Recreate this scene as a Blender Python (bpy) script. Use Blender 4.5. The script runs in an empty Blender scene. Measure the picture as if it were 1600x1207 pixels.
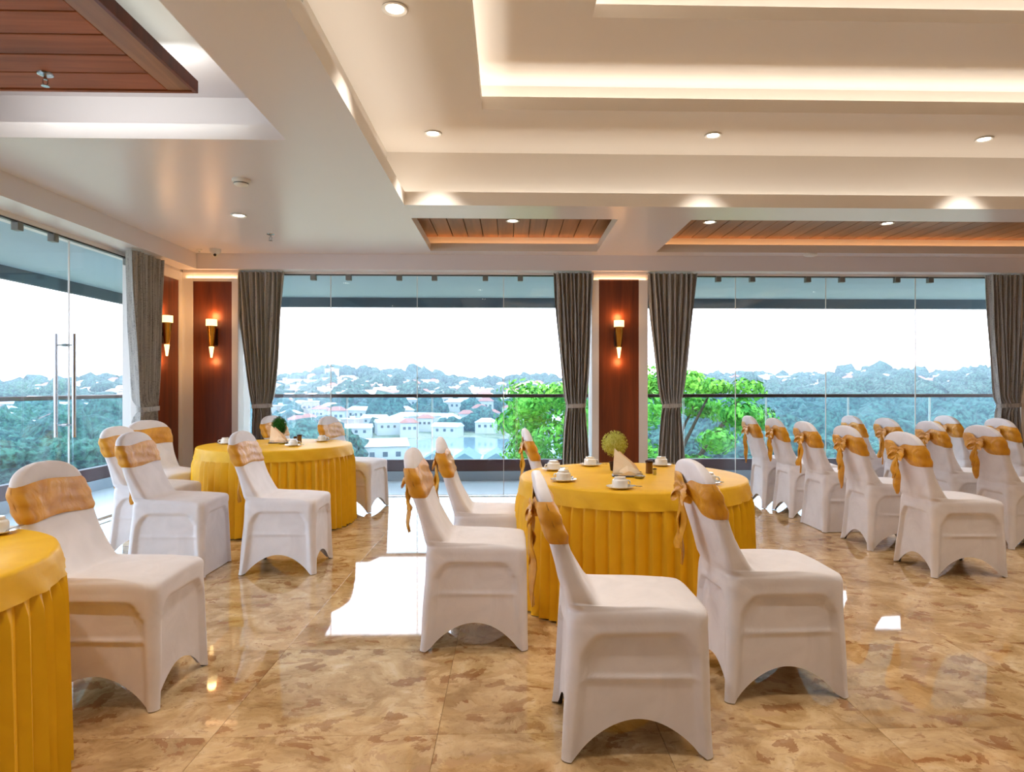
import bpy, math, random
import numpy as np
from mathutils import Vector, Matrix, noise

# ------------------------------------------------------------------ camera, sky, exposure
sc = bpy.context.scene
col = sc.collection
random.seed(7)
cam_d = bpy.data.cameras.new('camera')
cam = bpy.data.objects.new('camera', cam_d)
col.objects.link(cam)
cam.location = (0, 0, 1.25)
cam.rotation_euler = (math.pi / 2, 0, -math.radians(1.567))
cam_d.sensor_width = 36
cam_d.lens = 1060 / 1600 * 36
cam_d.shift_x = -26 / 1600
cam_d.clip_end = 3000
sc.camera = cam

sc.view_settings.view_transform = 'Standard'
sc.view_settings.look = 'None'
sc.view_settings.exposure = 0.2
sc.view_settings.gamma = 1
sc.view_settings.use_curve_mapping = False
sc.cycles.max_bounces = 10
sc.cycles.diffuse_bounces = 6
sc.cycles.glossy_bounces = 4
sc.cycles.transparent_max_bounces = 16
sc.cycles.sample_clamp_indirect = 6
sc.cycles.use_adaptive_sampling = True

SKY = 5.5
w = bpy.data.worlds.new('sky'); sc.world = w; w.use_nodes = True
bg = w.node_tree.nodes['Background']
bg.inputs[0].default_value = (0.84, 0.88, 1.0, 1)
bg.inputs[1].default_value = SKY

DOWN_W = 52.0      # watts of one downlight
COVE_W = 3.0       # watts per metre of cove strip
WARM = (1.0, 0.93, 0.85)
AMBER = (1.0, 0.55, 0.25)

# ------------------------------------------------------------------ helpers
def lin(c):
    return tuple(((v / 255) / 12.92 if v / 255 <= 0.04045 else ((v / 255 + 0.055) / 1.055) ** 2.4) for v in c) + (1,)

class Mat:
    def __init__(s, name, color=(1, 1, 1, 1), rough=0.5, metal=0.0, spec=0.5, emit=None, estr=0.0, sheen=0.0, coat=0.0):
        m = bpy.data.materials.new(name); m.use_nodes = True
        s.m = m; s.nt = m.node_tree; s.N = s.nt.nodes; s.L = s.nt.links
        s.b = s.N['Principled BSDF']; s.out = s.N['Material Output']
        b = s.b.inputs
        b['Base Color'].default_value = color; b['Roughness'].default_value = rough
        b['Metallic'].default_value = metal; b['Specular IOR Level'].default_value = spec
        b['Sheen Weight'].default_value = sheen; b['Coat Weight'].default_value = coat
        if emit:
            b['Emission Color'].default_value = emit; b['Emission Strength'].default_value = estr
    def n(s, t, **k):
        x = s.N.new(t)
        for a, v in k.items():
            if a.startswith('i_'):
                key = a[2:]
                x.inputs[int(key) if key.isdigit() else key.replace('_', ' ')].default_value = v
            else: setattr(x, a, v)
        return x
    def l(s, a, b): s.L.new(a, b)
    def coords(s, scale=(1, 1, 1), rnd=False, kind='Object', rot=(0, 0, 0)):
        tc = s.n('ShaderNodeTexCoord'); mp = s.n('ShaderNodeMapping')
        mp.inputs['Scale'].default_value = scale; mp.inputs['Rotation'].default_value = rot
        src = tc.outputs[kind]
        if rnd:
            oi = s.n('ShaderNodeObjectInfo'); mu = s.n('ShaderNodeVectorMath', operation='SCALE')
            cb = s.n('ShaderNodeCombineXYZ')
            s.l(oi.outputs['Random'], cb.inputs[0]); s.l(oi.outputs['Random'], cb.inputs[1]); s.l(oi.outputs['Random'], cb.inputs[2])
            s.l(cb.outputs[0], mu.inputs[0]); mu.inputs['Scale'].default_value = 37.0
            ad = s.n('ShaderNodeVectorMath', operation='ADD')
            s.l(src, ad.inputs[0]); s.l(mu.outputs[0], ad.inputs[1]); src = ad.outputs[0]
        s.l(src, mp.inputs['Vector'])
        return mp.outputs[0]
    def ramp(s, fac, stops):
        r = s.n('ShaderNodeValToRGB'); e = r.color_ramp.elements
        while len(e) < len(stops): e.new(0.5)
        for x, (p, c) in zip(e, stops): x.position = p; x.color = c
        s.l(fac, r.inputs[0]); return r.outputs[0]
    def bump(s, h, strength=0.3, dist=0.01):
        b = s.n('ShaderNodeBump'); b.inputs['Strength'].default_value = strength; b.inputs['Distance'].default_value = dist
        s.l(h, b.inputs['Height']); s.l(b.outputs[0], s.b.inputs['Normal']); return b

def mesh(name, v, f, smooth=False):
    me = bpy.data.meshes.new(name)
    me.from_pydata([tuple(map(float, p)) for p in v], [], f)
    me.update()
    if smooth:
        me.polygons.foreach_set('use_smooth', [True] * len(me.polygons))
    return me

def ob(name, me, mat=None, parent=None, loc=None, rot=None, **props):
    o = bpy.data.objects.new(name, me); col.objects.link(o)
    if mat is not None and me is not None and not me.materials: me.materials.append(mat)
    if parent: o.parent = parent
    if loc is not None: o.location = loc
    if rot is not None: o.rotation_euler = rot
    for k, v in props.items(): o[k] = v
    return o

def empty(name, loc=(0, 0, 0), rz=0, parent=None, **props):
    return ob(name, None, None, parent, loc, (0, 0, rz), **props)

class MB:
    def __init__(s): s.v = []; s.f = []
    def add(s, v, f):
        o = len(s.v); s.v += [tuple(p) for p in v]; s.f += [tuple(i + o for i in q) for q in f]; return s
    def box(s, x0, x1, y0, y1, z0, z1):
        return s.add([(x0, y0, z0), (x1, y0, z0), (x1, y1, z0), (x0, y1, z0), (x0, y0, z1), (x1, y0, z1), (x1, y1, z1), (x0, y1, z1)],
                     [(0, 3, 2, 1), (4, 5, 6, 7), (0, 1, 5, 4), (1, 2, 6, 5), (2, 3, 7, 6), (3, 0, 4, 7)])
    def bbox(s, x0, x1, y0, y1, z0, z1, b):   # box with chamfered edges
        import itertools
        me = bpy.data.meshes.new('t'); import bmesh
        bm = bmesh.new(); bmesh.ops.create_cube(bm, size=1)
        for q in bm.verts:
            q.co = ((x0 + x1) / 2 + q.co.x * (x1 - x0), (y0 + y1) / 2 + q.co.y * (y1 - y0), (z0 + z1) / 2 + q.co.z * (z1 - z0))
        bmesh.ops.bevel(bm, geom=bm.edges[:], offset=b, segments=1, affect='EDGES')
        bm.verts.index_update()
        s.add([q.co[:] for q in bm.verts], [tuple(k.index for k in g.verts) for g in bm.faces]); bm.free()
        return s
    def quad(s, a, b, c, d): return s.add([a, b, c, d], [(0, 1, 2, 3)])
    def lathe(s, prof, n=32, c=(0, 0, 0), cap0=True, cap1=True):
        v = []; f = []
        for r, z in prof:
            for i in range(n):
                a = 2 * math.pi * i / n; v.append((c[0] + r * math.cos(a), c[1] + r * math.sin(a), c[2] + z))
        for k in range(len(prof) - 1):
            for i in range(n):
                j = (i + 1) % n; f.append((k * n + i, k * n + j, (k + 1) * n + j, (k + 1) * n + i))
        if cap0: f.append(tuple(range(n))[::-1])
        if cap1: f.append(tuple((len(prof) - 1) * n + i for i in range(n)))
        return s.add(v, f)
    def tube(s, pts, r, n=8, cap=True):
        pts = [Vector(p) for p in pts]; rs = r if isinstance(r, (list, tuple)) else [r] * len(pts)
        v = []; f = []
        for k, p in enumerate(pts):
            t = (pts[min(k + 1, len(pts) - 1)] - pts[max(k - 1, 0)]).normalized()
            up = Vector((0, 0, 1)) if abs(t.z) < 0.9 else Vector((1, 0, 0))
            a = t.cross(up).normalized(); b = t.cross(a).normalized()
            for i in range(n):
                g = 2 * math.pi * i / n; v.append(p + a * rs[k] * math.cos(g) + b * rs[k] * math.sin(g))
        for k in range(len(pts) - 1):
            for i in range(n):
                j = (i + 1) % n; f.append((k * n + i, (k + 1) * n + i, (k + 1) * n + j, k * n + j))
        if cap: f.append(tuple(range(n))); f.append(tuple((len(pts) - 1) * n + i for i in range(n))[::-1])
        return s.add(v, f)
    def me(s, name, smooth=False): return mesh(name, s.v, s.f, smooth)
    def ob(s, name, mat, parent=None, loc=None, rot=None, smooth=False, **p):
        return ob(name, s.me(name, smooth), mat, parent, loc, rot, **p)

def auto(o, ang=35):
    me = o.data if hasattr(o, 'data') else o
    me.polygons.foreach_set('use_smooth', [True] * len(me.polygons))
    try: me.set_sharp_from_angle(angle=math.radians(ang))
    except Exception: pass
    return o

def sstep(a, b, x):
    t = min(1, max(0, (x - a) / (b - a))); return t * t * (3 - 2 * t)

# ------------------------------------------------------------------ materials
M = {}
def paint(name, c, rough=0.45, spec=0.5):
    m = Mat(name, lin(c), rough, spec=spec)
    t = m.n('ShaderNodeTexNoise', i_Scale=3.0, i_Detail=3.0); m.l(m.coords(), t.inputs['Vector'])
    m.bump(t.outputs['Fac'], 0.04, 0.02); return m.m
M['ceil'] = paint('ceiling_paint', (224, 218, 220), 0.30)
M['cream'] = paint('tray_paint', (228, 220, 210), 0.5)
M['wall'] = paint('wall_paint', (228, 222, 216), 0.5)
M['wallb'] = paint('far_wall_paint', (150, 116, 92), 0.6)  # for the unseen wall behind the camera, browned to lower the fill light
M['conc'] = paint('balcony_render', (150, 160, 168), 0.8)
M['soffit'] = paint('balcony_soffit', (160, 184, 196), 0.7)
M['fasc'] = paint('dark_fascia', (70, 86, 96), 0.6)
M['maroon'] = paint('maroon_rail', (74, 42, 44), 0.4)
M['handrail'] = paint('brown_rail', (60, 38, 36), 0.35)
M['baltile'] = paint('balcony_tile', (205, 210, 212), 0.25)

def wood(name, cd, cl, rough=0.35, axis=2, sc_=1.0, coat=0.3):
    m = Mat(name, rough=rough, coat=coat); m.b.inputs['Coat Roughness'].default_value = 0.2
    s = [14 * sc_] * 3; s[axis] = 0.9 * sc_
    v = m.coords(tuple(s), rnd=True)
    a = m.n('ShaderNodeTexNoise', i_Scale=1.0, i_Detail=6.0, i_Roughness=0.6, i_Distortion=0.6); m.l(v, a.inputs['Vector'])
    s2 = [2.2 * sc_] * 3; s2[axis] = 0.6 * sc_
    b = m.n('ShaderNodeTexNoise', i_Scale=1.0, i_Detail=2.0); m.l(m.coords(tuple(s2), rnd=True), b.inputs['Vector'])
    mx = m.n('ShaderNodeMath', operation='MULTIPLY_ADD'); m.l(a.outputs['Fac'], mx.inputs[0]); mx.inputs[1].default_value = 0.6
    mm = m.n('ShaderNodeMath', operation='MULTIPLY'); m.l(b.outputs['Fac'], mm.inputs[0]); mm.inputs[1].default_value = 0.5
    m.l(mm.outputs[0], mx.inputs[2])
    c = m.ramp(mx.outputs[0], [(0.32, lin(cd)), (0.72, lin(cl))])
    m.l(c, m.b.inputs['Base Color']); m.bump(a.outputs['Fac'], 0.08, 0.004)
    return m.m
M['mahog'] = wood('mahogany_panel', (62, 25, 9), (136, 62, 25), 0.42, 2, coat=0.0)
M['plankx'] = wood('ceiling_plank_long', (96, 46, 22), (176, 98, 54), 0.6, 0, coat=0)
M['planky'] = wood('ceiling_plank_short', (96, 58, 32), (166, 112, 68), 0.45, 1, coat=.1)

# marble
m = Mat('breccia_marble', rough=0.035, spec=0.5)
m.b.inputs['IOR'].default_value = 1.62
v = m.coords((1, 1, 1), rnd=True, rot=(0, 0, 0.6))
v2 = m.coords((1.0, 1.5, 1), rnd=True, rot=(0, 0, 0.9))
n1 = m.n('ShaderNodeTexNoise', i_Scale=4.5, i_Detail=8.0, i_Roughness=0.66, i_Distortion=0.7); m.l(v, n1.inputs['Vector'])
c1 = m.ramp(n1.outputs['Fac'], [(0.30, lin((150, 116, 76))), (0.46, lin((190, 156, 108))), (0.58, lin((212, 180, 134))), (0.74, lin((232, 210, 172)))])
n2 = m.n('ShaderNodeTexNoise', i_Scale=22.0, i_Detail=7.0, i_Roughness=0.72, i_Distortion=0.8); m.l(v2, n2.inputs['Vector'])
f2 = m.ramp(n2.outputs['Fac'], [(0.30, (.8, .8, .8, 1)), (0.46, (0, 0, 0, 1))])
mx = m.n('ShaderNodeMix', data_type='RGBA'); m.l(f2, mx.inputs[0]); m.l(c1, mx.inputs[6]); mx.inputs[7].default_value = lin((142, 104, 66))
vo = m.n('ShaderNodeTexVoronoi', i_Scale=13.0); wv = m.n('ShaderNodeVectorMath', operation='ADD'); 
ns = m.n('ShaderNodeVectorMath', operation='SCALE'); ns.inputs['Scale'].default_value = 0.4
m.l(n1.outputs['Color'], ns.inputs[0]); m.l(ns.outputs[0], wv.inputs[0]); m.l(v2, wv.inputs[1]); m.l(wv.outputs[0], vo.inputs['Vector'])
sep = m.n('ShaderNodeSeparateColor'); m.l(vo.outputs['Color'], sep.inputs[0])
f3 = m.ramp(sep.outputs[0], [(0.80, (0, 0, 0, 1)), (0.93, (0.62, 0.62, 0.62, 1))])
mx2 = m.n('ShaderNodeMix', data_type='RGBA'); m.l(f3, mx2.inputs[0]); m.l(mx.outputs[2], mx2.inputs[6]); mx2.inputs[7].default_value = lin((142, 88, 48))
f4 = m.ramp(sep.outputs[1], [(0.80, (0, 0, 0, 1)), (0.95, (0.45, 0.45, 0.45, 1))])
mx3 = m.n('ShaderNodeMix', data_type='RGBA'); m.l(f4, mx3.inputs[0]); m.l(mx2.outputs[2], mx3.inputs[6]); mx3.inputs[7].default_value = lin((226, 196, 152))
m.l(mx3.outputs[2], m.b.inputs['Base Color'])
nb = m.n('ShaderNodeTexNoise', i_Scale=2.0, i_Detail=1.0); m.l(v, nb.inputs['Vector']); m.bump(nb.outputs['Fac'], 0.012, 0.02)
M['marble'] = m.m
M['grout'] = Mat('grout', lin((120, 92, 62)), 0.8).m

def fabric(name, c, c2=None, rough=0.8, sheen=0.3, weave=900, wrinkle=0.25, spec=0.3, trans=0.0):
    m = Mat(name, lin(c), rough, spec=spec, sheen=sheen)
    co = m.coords()
    a = m.n('ShaderNodeTexNoise', i_Scale=7.0, i_Detail=3.0, i_Distortion=1.0); m.l(co, a.inputs['Vector'])
    b = m.n('ShaderNodeTexNoise', i_Scale=float(weave), i_Detail=1.0); m.l(co, b.inputs['Vector'])
    ad = m.n('ShaderNodeMath', operation='MULTIPLY_ADD'); m.l(b.outputs['Fac'], ad.inputs[0]); ad.inputs[1].default_value = 0.06; m.l(a.outputs['Fac'], ad.inputs[2])
    m.bump(ad.outputs[0], wrinkle, 0.02)
    if c2:
        m.l(m.ramp(a.outputs['Fac'], [(0.35, lin(c)), (0.65, lin(c2))]), m.b.inputs['Base Color'])
    return m.m
M['cover'] = fabric('white_spandex', (228, 224, 226), (236, 232, 234), 0.6, 0.1, wrinkle=0.18)
M['sash'] = fabric('gold_satin', (206, 138, 14), (232, 166, 30), 0.36, 0.0, wrinkle=0.9, spec=0.5)
M['cloth'] = fabric('yellow_cloth', (240, 186, 28), (246, 194, 38), 0.5, 0.0, wrinkle=0.2, spec=0.35)
M['skirt'] = fabric('yellow_skirt', (244, 184, 12), (250, 192, 20), 0.5, 0.0, wrinkle=0.1, spec=0.4)
m = Mat('grey_linen', rough=0.9, sheen=0.2)
co = m.coords((70, 70, 3)); a = m.n('ShaderNodeTexNoise', i_Scale=1.0, i_Detail=4.0); m.l(co, a.inputs['Vector'])
co = m.coords((60, 60, 260)); b = m.n('ShaderNodeTexNoise', i_Scale=1.0, i_Detail=2.0); m.l(co, b.inputs['Vector'])
ad = m.n('ShaderNodeMath', operation='ADD'); m.l(a.outputs['Fac'], ad.inputs[0]); m.l(b.outputs['Fac'], ad.inputs[1])
m.l(m.ramp(ad.outputs[0], [(0.7, lin((108, 107, 106))), (1.3, lin((174, 171, 166)))]), m.b.inputs['Base Color']); m.bump(ad.outputs[0], 0.3, 0.003)
M['linen'] = m.m
M['china'] = Mat('white_china', lin((240, 238, 232)), 0.12, coat=0.4).m
M['steel'] = Mat('brushed_steel', lin((180, 184, 188)), 0.25, 1.0).m
M['darksteel'] = Mat('dark_metal', lin((70, 70, 72)), 0.4, 0.8).m
M['clampm'] = Mat('clamp_metal', lin((120, 118, 112)), 0.45, 0.6).m
M['brass'] = Mat('brass', lin((190, 140, 60)), 0.25, 1.0).m
M['bronze'] = Mat('dark_bronze', lin((52, 30, 20)), 0.4, 0.6).m
M['plastic'] = Mat('white_plastic', lin((225, 222, 216)), 0.4).m
M['black'] = Mat('black_plastic', lin((18, 18, 20)), 0.2).m
M['leg'] = Mat('dark_leg', lin((52, 44, 42)), 0.5).m
M['napkin'] = fabric('napkin_cream', (248, 234, 210), (250, 238, 218), 0.8, 0.2, wrinkle=0.3)
M['peach'] = fabric('napkin_peach', (248, 216, 178), (250, 222, 188), 0.8, 0.2, wrinkle=0.3)
M['amberg'] = Mat('brown_glass', lin((112, 72, 40)), 0.1, coat=0.5).m
M['lamp'] = Mat('lamp_glow', (1, 1, 1, 1), 0.5, emit=(1, 0.9, 0.75, 1), estr=14).m
M['shade'] = Mat('shade_glow', (1, 0.9, 0.7, 1), 0.5, emit=(1, 0.78, 0.36, 1), estr=1.7).m
M['shade2'] = Mat('shade_glow_low', (1, 0.9, 0.7, 1), 0.5, emit=(1, 0.62, 0.24, 1), estr=2.6).m

def glass(name, tint, refl=0.5):
    m = bpy.data.materials.new(name); m.use_nodes = True; nt = m.node_tree; nt.nodes.clear()
    o = nt.nodes.new('ShaderNodeOutputMaterial'); t = nt.nodes.new('ShaderNodeBsdfTransparent'); g = nt.nodes.new('ShaderNodeBsdfGlossy')
    g.inputs['Roughness'].default_value = 0.0; t.inputs[0].default_value = tint + (1,)
    fr = nt.nodes.new('ShaderNodeFresnel'); 
    ge = nt.nodes.new('ShaderNodeNewGeometry'); ma = nt.nodes.new('ShaderNodeMapRange')
    ma.inputs['To Min'].default_value = 1.45; ma.inputs['To Max'].default_value = 1 / 1.45
    nt.links.new(ge.outputs['Backfacing'], ma.inputs['Value']); nt.links.new(ma.outputs[0], fr.inputs[0])
    mu = nt.nodes.new('ShaderNodeMath'); mu.operation = 'MULTIPLY'; mu.inputs[1].default_value = refl
    mx = nt.nodes.new('ShaderNodeMixShader'); l = nt.links.new
    l(fr.outputs[0], mu.inputs[0]); l(mu.outputs[0], mx.inputs[0]); l(t.outputs[0], mx.inputs[1]); l(g.outputs[0], mx.inputs[2]); l(mx.outputs[0], o.inputs[0])
    return m
M['glass'] = glass('window_glass', (0.97, 0.985, 1.0), 0.9)
M['balglass'] = glass('balustrade_glass', (0.80, 0.935, 0.985), 0.9)

M['leafnear'] = Mat('leaf_bright', lin((70, 150, 60)), 0.6).m
def folmat(name, c1, c2, scale=0.4):
    m = Mat(name, rough=0.85, spec=0.2)
    a = m.n('ShaderNodeTexNoise', i_Scale=scale, i_Detail=6.0, i_Roughness=0.7); m.l(m.coords(rnd=True), a.inputs['Vector'])
    m.l(m.ramp(a.outputs['Fac'], [(0.42, lin(c1)), (0.60, lin(c2))]), m.b.inputs['Base Color'])
    m.bump(a.outputs['Fac'], 0.6, 0.4); return m.m
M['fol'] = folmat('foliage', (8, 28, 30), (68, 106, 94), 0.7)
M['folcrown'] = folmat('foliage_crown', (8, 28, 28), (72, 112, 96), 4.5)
M['folnear'] = folmat('foliage_near', (50, 120, 44), (120, 190, 70), 1.2)
M['folball'] = folmat('topiary_leaf', (214, 216, 80), (250, 250, 150), 60)
M['folball2'] = folmat('topiary_leaf_dark', (24, 84, 26), (70, 140, 50), 60)
M['ground'] = folmat('hill_ground', (74, 92, 70), (150, 150, 130), 0.05)
M['bark'] = Mat('bark', lin((70, 56, 44)), 0.9).m
M['hwall'] = Mat('house_wall', lin((172, 172, 170)), 0.8).m
M['hwall2'] = Mat('house_wall_warm', lin((170, 150, 140)), 0.8).m
M['hroof'] = Mat('house_roof_pale', lin((196, 200, 206)), 0.7).m
M['hroof2'] = Mat('house_roof_red', lin((150, 96, 86)), 0.8).m
M['hroof3'] = Mat('shed_roof_grey', lin((84, 110, 118)), 0.7).m
M['hwin'] = Mat('house_window', lin((60, 70, 80)), 0.2).m
M['water'] = Mat('water', lin((120, 140, 150)), 0.08).m

# ------------------------------------------------------------------ structure
ST = dict(kind='structure')
GX, GY = -3.72, 7.70            # glass planes
ZB, ZC = 2.53, 2.70             # pelmet underside, main ceiling
RX1, RY0 = 8.0, -4.0

# floor: slab with marble tiles laid on it
fl = MB().box(-3.9, RX1 + .1, RY0 - .1, 7.86, -0.25, -0.004).ob('floor', M['grout'], **ST)
T = 0.8
tile_me = MB().bbox(-T / 2 + .0006, T / 2 - .0006, -T / 2 + .0006, T / 2 - .0006, -0.02, 0.0, 0.0006).me('tile'); tile_me.materials.append(M['marble'])
nt_ = 0
xs = [-3.72 + 0.26 + T / 2 - T + i * T for i in range(0, 16)]
for i, x in enumerate(xs):
    for j in range(-8, 7):
        y = 2.44 + T / 2 + j * T
        if y > 7.9 or y < RY0 or x - T / 2 > RX1: continue
        x0, x1 = max(x - T / 2, -3.8), min(x + T / 2, RX1); y0, y1 = max(y - T / 2, RY0), min(y + T / 2, 7.8)
        if x1 - x0 < .02 or y1 - y0 < .02: continue
        if x1 - x0 > T - .01 and y1 - y0 > T - .01:
            ob('tile', tile_me, None, fl, (x, y, 0))
        else:
            MB().bbox(x0 - x + .0006, x1 - x - .0006, y0 - y + .0006, y1 - y - .0006, -.02, 0, .0006).ob('tile', M['marble'], fl, (x, y, 0))

def rect_plate(mb, outer, holes, z, up=False):
    xs = sorted({outer[0], outer[1], *[h[i] for h in holes for i in (0, 1)]}); ys = sorted({outer[2], outer[3], *[h[i] for h in holes for i in (2, 3)]})
    for a, b in zip(xs, xs[1:]):
        for c, d in zip(ys, ys[1:]):
            mx_, my_ = (a + b) / 2, (c + d) / 2
            if any(h[0] < mx_ < h[1] and h[2] < my_ < h[3] for h in holes): continue
            q = [(a, c, z), (a, d, z), (b, d, z), (b, c, z)]
            mb.quad(*(q[::-1] if up else q))
def riser(mb, r, z0, z1):
    x0, x1, y0, y1 = r
    mb.quad((x0, y0, z0), (x0, y1, z0), (x0, y1, z1), (x0, y0, z1)); mb.quad((x1, y0, z0), (x1, y0, z1), (x1, y1, z1), (x1, y1, z0))
    mb.quad((x0, y0, z0), (x0, y0, z1), (x1, y0, z1), (x1, y0, z0)); mb.quad((x0, y1, z0), (x1, y1, z0), (x1, y1, z1), (x0, y1, z1))
def grow(r, d): return (r[0] - d, r[1] + d, r[2] - d, r[3] + d)

A1 = (-0.845, 6.60, -3.0, 5.455); A2 = (-0.196, 5.95, -2.35, 4.735); A3 = (0.485, 5.26, -1.6, 3.98)
LT = (-3.2, -1.319, -2.0, 4.035); R1 = (-0.852, 0.937, 5.88, 7.30); R2 = (1.582, 6.6, 5.88, 7.30)
ceil = empty('ceiling', **ST)
mb = MB(); rect_plate(mb, (-3.42, RX1, RY0, 7.5), [A1, LT, R1, R2], ZC); mb.ob('ceiling_plane', M['ceil'], ceil)
mb = MB(); rect_plate(mb, (-3.9, RX1 + .1, RY0 - .1, 7.86), [], 3.95); mb.ob('ceiling_slab', M['wall'], ceil)

def tray(name, r, z0, lip, ztop, inner, mat, mat_top, set_=.17):
    mb = MB(); riser(mb, r, z0, z0 + lip)
    r2 = grow(r, .012)
    rect_plate(mb, r2, [r], z0 + lip, up=True); riser(mb, r2, z0 + .015, z0 + lip)
    g = grow(r, set_); rect_plate(mb, g, [r2], z0 + .015, up=True)
    mb.ob('tray_lip', mat, ceil)
    mb = MB(); riser(mb, g, z0 + .015, ztop); mb.ob('tray_riser', mat, ceil)
    if mat_top:
        mb = MB(); rect_plate(mb, g, inner, ztop); mb.ob('tray_plane', mat_top, ceil)
    return g
tray('a', A1, ZC, .107, 3.18, [A2], M['cream'], M['cream'])
tray('b', A2, 3.18, .09, 3.42, [A3], M['cream'], M['cream'])
tray('c', A3, 3.42, .08, 3.72, [], M['cream'], M['cream'])
tray('l', LT, ZC, .09, 3.05, [], M['ceil'], M['ceil'], .25)
for R in (R1, R2):
    g = tray('r', R, ZC, .085, 2.90, [], M['cream'], M['bronze'], .09)
    x = g[0]
    while x < g[1] - .02:
        x2 = min(x + .163, g[1])
        MB().bbox(x + .004, x2 - .004, g[2], g[3], 2.87, 2.89, .0015).ob('plank', M['planky'], ceil); x = x2
# pelmet
pm = MB()
pm.quad((-3.42, 7.5, ZB), (RX1, 7.5, ZB), (RX1, 7.5, ZC), (-3.42, 7.5, ZC)); pm.quad((-3.42, 7.5, ZB), (-3.42, 7.8, ZB), (RX1, 7.8, ZB), (RX1, 7.5, ZB))
pm.quad((-3.42, RY0, ZB), (-3.42, 7.5, ZB), (-3.42, 7.5, ZC), (-3.42, RY0, ZC)); pm.quad((-3.82, RY0, ZB), (-3.82, 7.8, ZB), (-3.42, 7.8, ZB), (-3.42, RY0, ZB))
pm.ob('pelmet', M['ceil'], ceil)

# hanging wood raft in the left tray: border boards and planks
raft = empty('trim_1', **ST)
px0, px1, py0, py1 = -2.98, -1.678, -1.6, 3.70
MB().bbox(px1 - .022, px1, py0, py1, 2.825, 2.893, .002).ob('edge_board', M['mahog'], raft)
MB().bbox(px0, px1 - .022, py1 - .022, py1, 2.825, 2.84, .002).ob('edge_board', M['plankx'], raft)
MB().bbox(px1 - .15, px1 - .024, py0, py1 - .024, 2.831, 2.845, .002).ob('border_plank', M['planky'], raft)
y = py1 - .024
while y > py0 + .05:
    y2 = max(y - .19, py0)
    MB().bbox(px0, px1 - .154, y2 + .005, y - .005, 2.832, 2.845, .0025).ob('plank', M['plankx'], raft); y = y2
MB().box(px0, px1 - .022, py0, py1 - .022, 2.846, 2.886).ob('backing_board', M['bark'], raft)

# outer walls
mb = MB().box(RX1, RX1 + .15, RY0 - .15, 7.86, 0, 3.95); mb.ob('wall_right', M['wall'], **ST)
MB().box(-3.9, RX1, RY0 - .15, RY0, 0, 3.95).ob('wall_behind', M['wallb'], **ST)
MB().box(-3.9, RX1, 7.8, 7.95, ZB, 3.95).box(6.43, RX1, 7.6, 7.86, 0, ZB).ob('wall_back', M['wall'], **ST)
MB().box(-3.95, -3.80, RY0, 7.95, ZB, 3.95).box(-3.9, -3.6, RY0, 0.5, 0, ZB).ob('wall_left', M['wall'], **ST)

# pillars with framed mahogany panel
def pier(x0, x1, px0, px1, ptop):
    p = MB().box(x0, x1, 7.565, 7.90, 0, ZB).ob('pillar', M['wall'], **ST)
    MB().bbox(px0, px1, 7.552, 7.566, 0.02, ptop, .001).ob('wood_panel', M['mahog'], p)
    f = MB(); f.bbox(x0, px0 - .002, 7.545, 7.566, 0, ZB - .03, .002).bbox(px1 + .002, x1, 7.545, 7.566, 0, ZB - .03, .002).bbox(px0 - .002, px1 + .002, 7.545, 7.566, ptop + .002, ZB - .03, .002)
    f.ob('panel_frame', M['wall'], p)
pier(.914, 1.539, .993, 1.438, 2.44)
pier(5.80, 6.43, 5.87, 6.33, 2.44)
pier(-3.6, -2.992, -3.479, -3.062, 2.40)
p = MB().box(-3.80, -3.615, 6.76, 7.90, 0, ZB).ob('pillar', M['wall'], **ST)
MB().bbox(-3.616, -3.602, 6.86, 7.47, .02, 2.40, .001).ob('wood_panel', M['mahog'], p)
MB().bbox(-3.616, -3.595, 6.76, 6.858, 0, 2.5, .002).bbox(-3.616, -3.595, 7.472, 7.565, 0, 2.5, .002).bbox(-3.616, -3.595, 6.858, 7.472, 2.402, 2.5, .002).ob('panel_frame', M['wall'], p)

# windows
def clamp(x, y, z, par, alongx=True):
    if alongx: MB().bbox(x - .03, x + .03, y - .028, y + .028, z - .035, z + .03, .003).ob('clamp', M['clampm'], par)
    else: MB().bbox(x - .028, x + .028, y - .03, y + .03, z - .035, z + .03, .003).ob('clamp', M['clampm'], par)
def window_back(name, x0, x1, seams, clamps):
    wn = empty(name, **ST)
    e = [x0] + seams + [x1]
    for a, b in zip(e, e[1:]):
        MB().box(a + .003, b - .003, GY - .005, GY + .005, 0.005, 2.50).ob('pane', M['glass'], wn)
    MB().box(x0, x1, GY - .02, GY + .02, 2.494, 2.506).ob('head_channel', M['darksteel'], wn)
    MB().box(x0, x1, GY - .03, GY + .03, 2.507, ZB + .01).ob('head_board', M['wall'], wn)
    MB().box(x0, x1, GY - .02, GY + .02, -.004, 0.006).ob('floor_channel', M['steel'], wn)
    for s in seams:
        MB().box(s - .003, s + .003, GY - .0065, GY + .0065, 0.006, 2.49).ob('pane_joint', M['plastic'], wn)
    for c in clamps: clamp(c, GY, 2.475, wn)
window_back('window_2', -2.992, .914, [-2.018, -1.049, -.073], [-2.211, -1.817, -1.25, -.854, -.279, .116])
window_back('window_3', 1.539, 5.80, [2.578, 3.625, 4.671], [2.379, 2.771, 3.416, 3.811, 4.454, 4.844])
wn = empty('window_1', **ST)
for a, b in ((.5, 1.5), (1.5, 2.5), (2.5, 3.5), (3.5, 4.62), (5.825, 6.75)):
    MB().box(GX - .005, GX + .005, a + .003, b - .003, .005, 2.49).ob('pane', M['glass'], wn)
for a in (1.5, 2.5, 3.5, 5.825): MB().box(GX - .0065, GX + .0065, a - .003, a + .003, .006, 2.48).ob('pane_joint', M['plastic'], wn)
for c in (4.05, 5.227, 5.629, 6.70): clamp(GX, c, 2.46, wn, False)
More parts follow.
